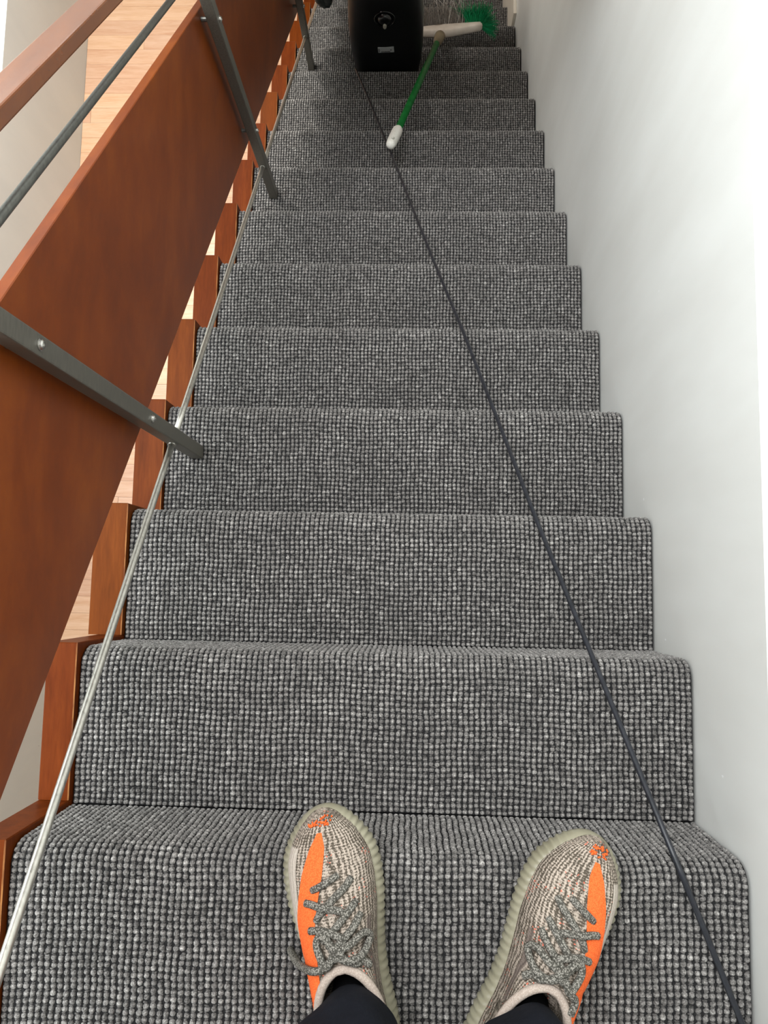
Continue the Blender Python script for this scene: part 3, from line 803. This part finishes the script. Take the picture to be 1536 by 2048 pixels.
    lace([(0.565, 0.0, 0.009), (0.546, -0.28, 0.007), (0.532, -0.46, 0.005), (0.518, -0.60, 0.004)])
    P_ = [on(0.565, 0.05, 0.010), on(0.548, 0.26, 0.009), on(0.530, 0.50, 0.008)]
    if bow: P_ += [on(0.520, 0.80, 0.010), on(0.512, 0.90, 0.012) + Vector((0.016, -0.002, -0.022)), on(0.507, 0.92, 0.012) + Vector((0.020, -0.004, -0.045))]
    else: P_ = P_[:2] + [on(0.528, 0.40, 0.007), on(0.500, 0.46, 0.005)]
    b.tube(spline(P_, 9), LR, 8)
    put(b, 'laces', 'lace_grey', r)
    # heel pull tab
    b = MB(); b.tube(spline([(0, 0.006, 0.092), (0, -0.006, 0.106), (0, -0.004, 0.122), (0, 0.010, 0.118), (0, 0.018, 0.100)], 6), 0.004, 8); put(b, 'heel_tab', 'collar_cream', r)
    return r

def place(toe, ang):     # toe tip in the world, ang: turning of the shoe axis about Z (anticlockwise +)
    d = Vector((-math.sin(ang), math.cos(ang)))
    return (toe[0] - d.x * SL, toe[1] - d.y * SL, 0.0012)
AL, AR = math.radians(12.0), math.radians(-25.0)
TL, TR = (0.412, 0.068), (0.753, 0.043)
make_sneaker('sneaker', True, place(TL, AL), AL, 'knitted sneaker pointing straight ahead, lace end hanging over its orange stripe', True)
make_sneaker('sneaker', False, place(TR, AR), AR, 'knitted sneaker turned outward beside the black cord', False)

# ------------------------------------------------------------------ person: trouser legs and socks
person = root('person', (0.55, -0.19, 0.0), 'person in dark navy trousers standing on the top step', 'person')
PO = (0.55, -0.19, 0.0)
def ankle(toe, ang, s):
    d = Vector((-math.sin(ang), math.cos(ang))); return Vector((toe[0] - d.x * SL * (1 - s), toe[1] - d.y * SL * (1 - s), 0))
aL, aR = ankle(TL, AL, 0.285), ankle(TR, AR, 0.285)
def leg(b, an, rz, knee, hip, seed, flare=0.0):
    path = [an + Vector((0, 0, 0.100)), an + Vector((0, 0, 0.135)), an + Vector((0, -0.004, 0.19)), an.lerp(knee, 0.5) + Vector((0, -0.012, 0.30)) * 1.0, knee, knee.lerp(hip, 0.5), hip]
    path[3] = Vector(((an.x + knee.x) / 2, (an.y + knee.y) / 2 - 0.012, 0.32))
    P_ = spline(path, 7); n = len(P_); rings = []
    rad = lambda z: float(np.interp(z, [0.10, 0.13, 0.2, 0.35, 0.52, 0.7, 0.86], [0.056, 0.060, 0.064, 0.072, 0.076, 0.090, 0.098]))
    N_ = 44; ph = seed * 1.7
    def ring(p, z, k, tilt):
        out = []
        for q in range(N_):
            a = 2 * math.pi * q / N_
            r0 = rad(z) * k * (1 + 0.045 * math.sin(3 * a + ph + z * 14) * math.exp(-abs(z - 0.14) * 3) + 0.03 * math.sin(5 * a + z * 40 + ph))
            dx, dy = math.cos(a) * r0 * 0.95, math.sin(a) * r0 * 1.03
            if dx < 0: dx *= 1 + flare * min(1, max(0, (z - 0.09) / 0.08))
            out.append((p.x + dx, p.y + dy, p.z + tilt * dy + 0.006 * math.sin(2 * a + ph) * max(0, 1 - (z - 0.1) * 20)))
        return out
    rings.append(ring(P_[0] + Vector((0, 0, 0.05)), 0.15, 0.90, 0.1)); rings.append(ring(P_[0] + Vector((0, 0, 0.006)), 0.10, 0.93, 0.25))
    rings.append(ring(P_[0] + Vector((0, 0, -0.002)), 0.10, 0.97, 0.25))
    for i, p in enumerate(P_):
        rings.append(ring(p, p.z, 1.0, 0.25 * max(0, 1 - (p.z - 0.1) * 6)))
    b.loft(rings, closed=True, cap1=True)
b = MB(PO)
leg(b, aL, AL, Vector((0.455, -0.150, 0.52)), Vector((0.475, -0.225, 0.90)), 1, 0.5)
leg(b, aR, AR, Vector((0.660, -0.150, 0.52)), Vector((0.640, -0.225, 0.90)), 2)
rings = []
for z, hw, hd_ in ((0.78, 0.155, 0.095), (0.84, 0.178, 0.112), (0.90, 0.186, 0.120), (0.98, 0.178, 0.115), (1.05, 0.165, 0.105)):
    rings.append([(0.557 + hw * math.copysign(abs(math.cos(a)) ** 0.8, math.cos(a)), -0.235 + hd_ * math.sin(a), z) for a in [2 * math.pi * q / 44 for q in range(44)]])
b.loft(rings, cap0=True, cap1=True)
b.build('trousers', 'navy', person, smooth=True)
for an, ang in ((aL, AL), (aR, AR)):
    d = Vector((-math.sin(ang), math.cos(ang), 0))
    b = MB(PO); b.tube([an + d * 0.040 + Vector((0, 0, 0.060)), an + d * 0.020 + Vector((0, 0, 0.085)), an + Vector((0, 0, 0.12)), an + Vector((0, 0, 0.22))], [0.020, 0.026, 0.034, 0.042], 20)
    b.build('sock', 'sock_black', person, smooth=True)
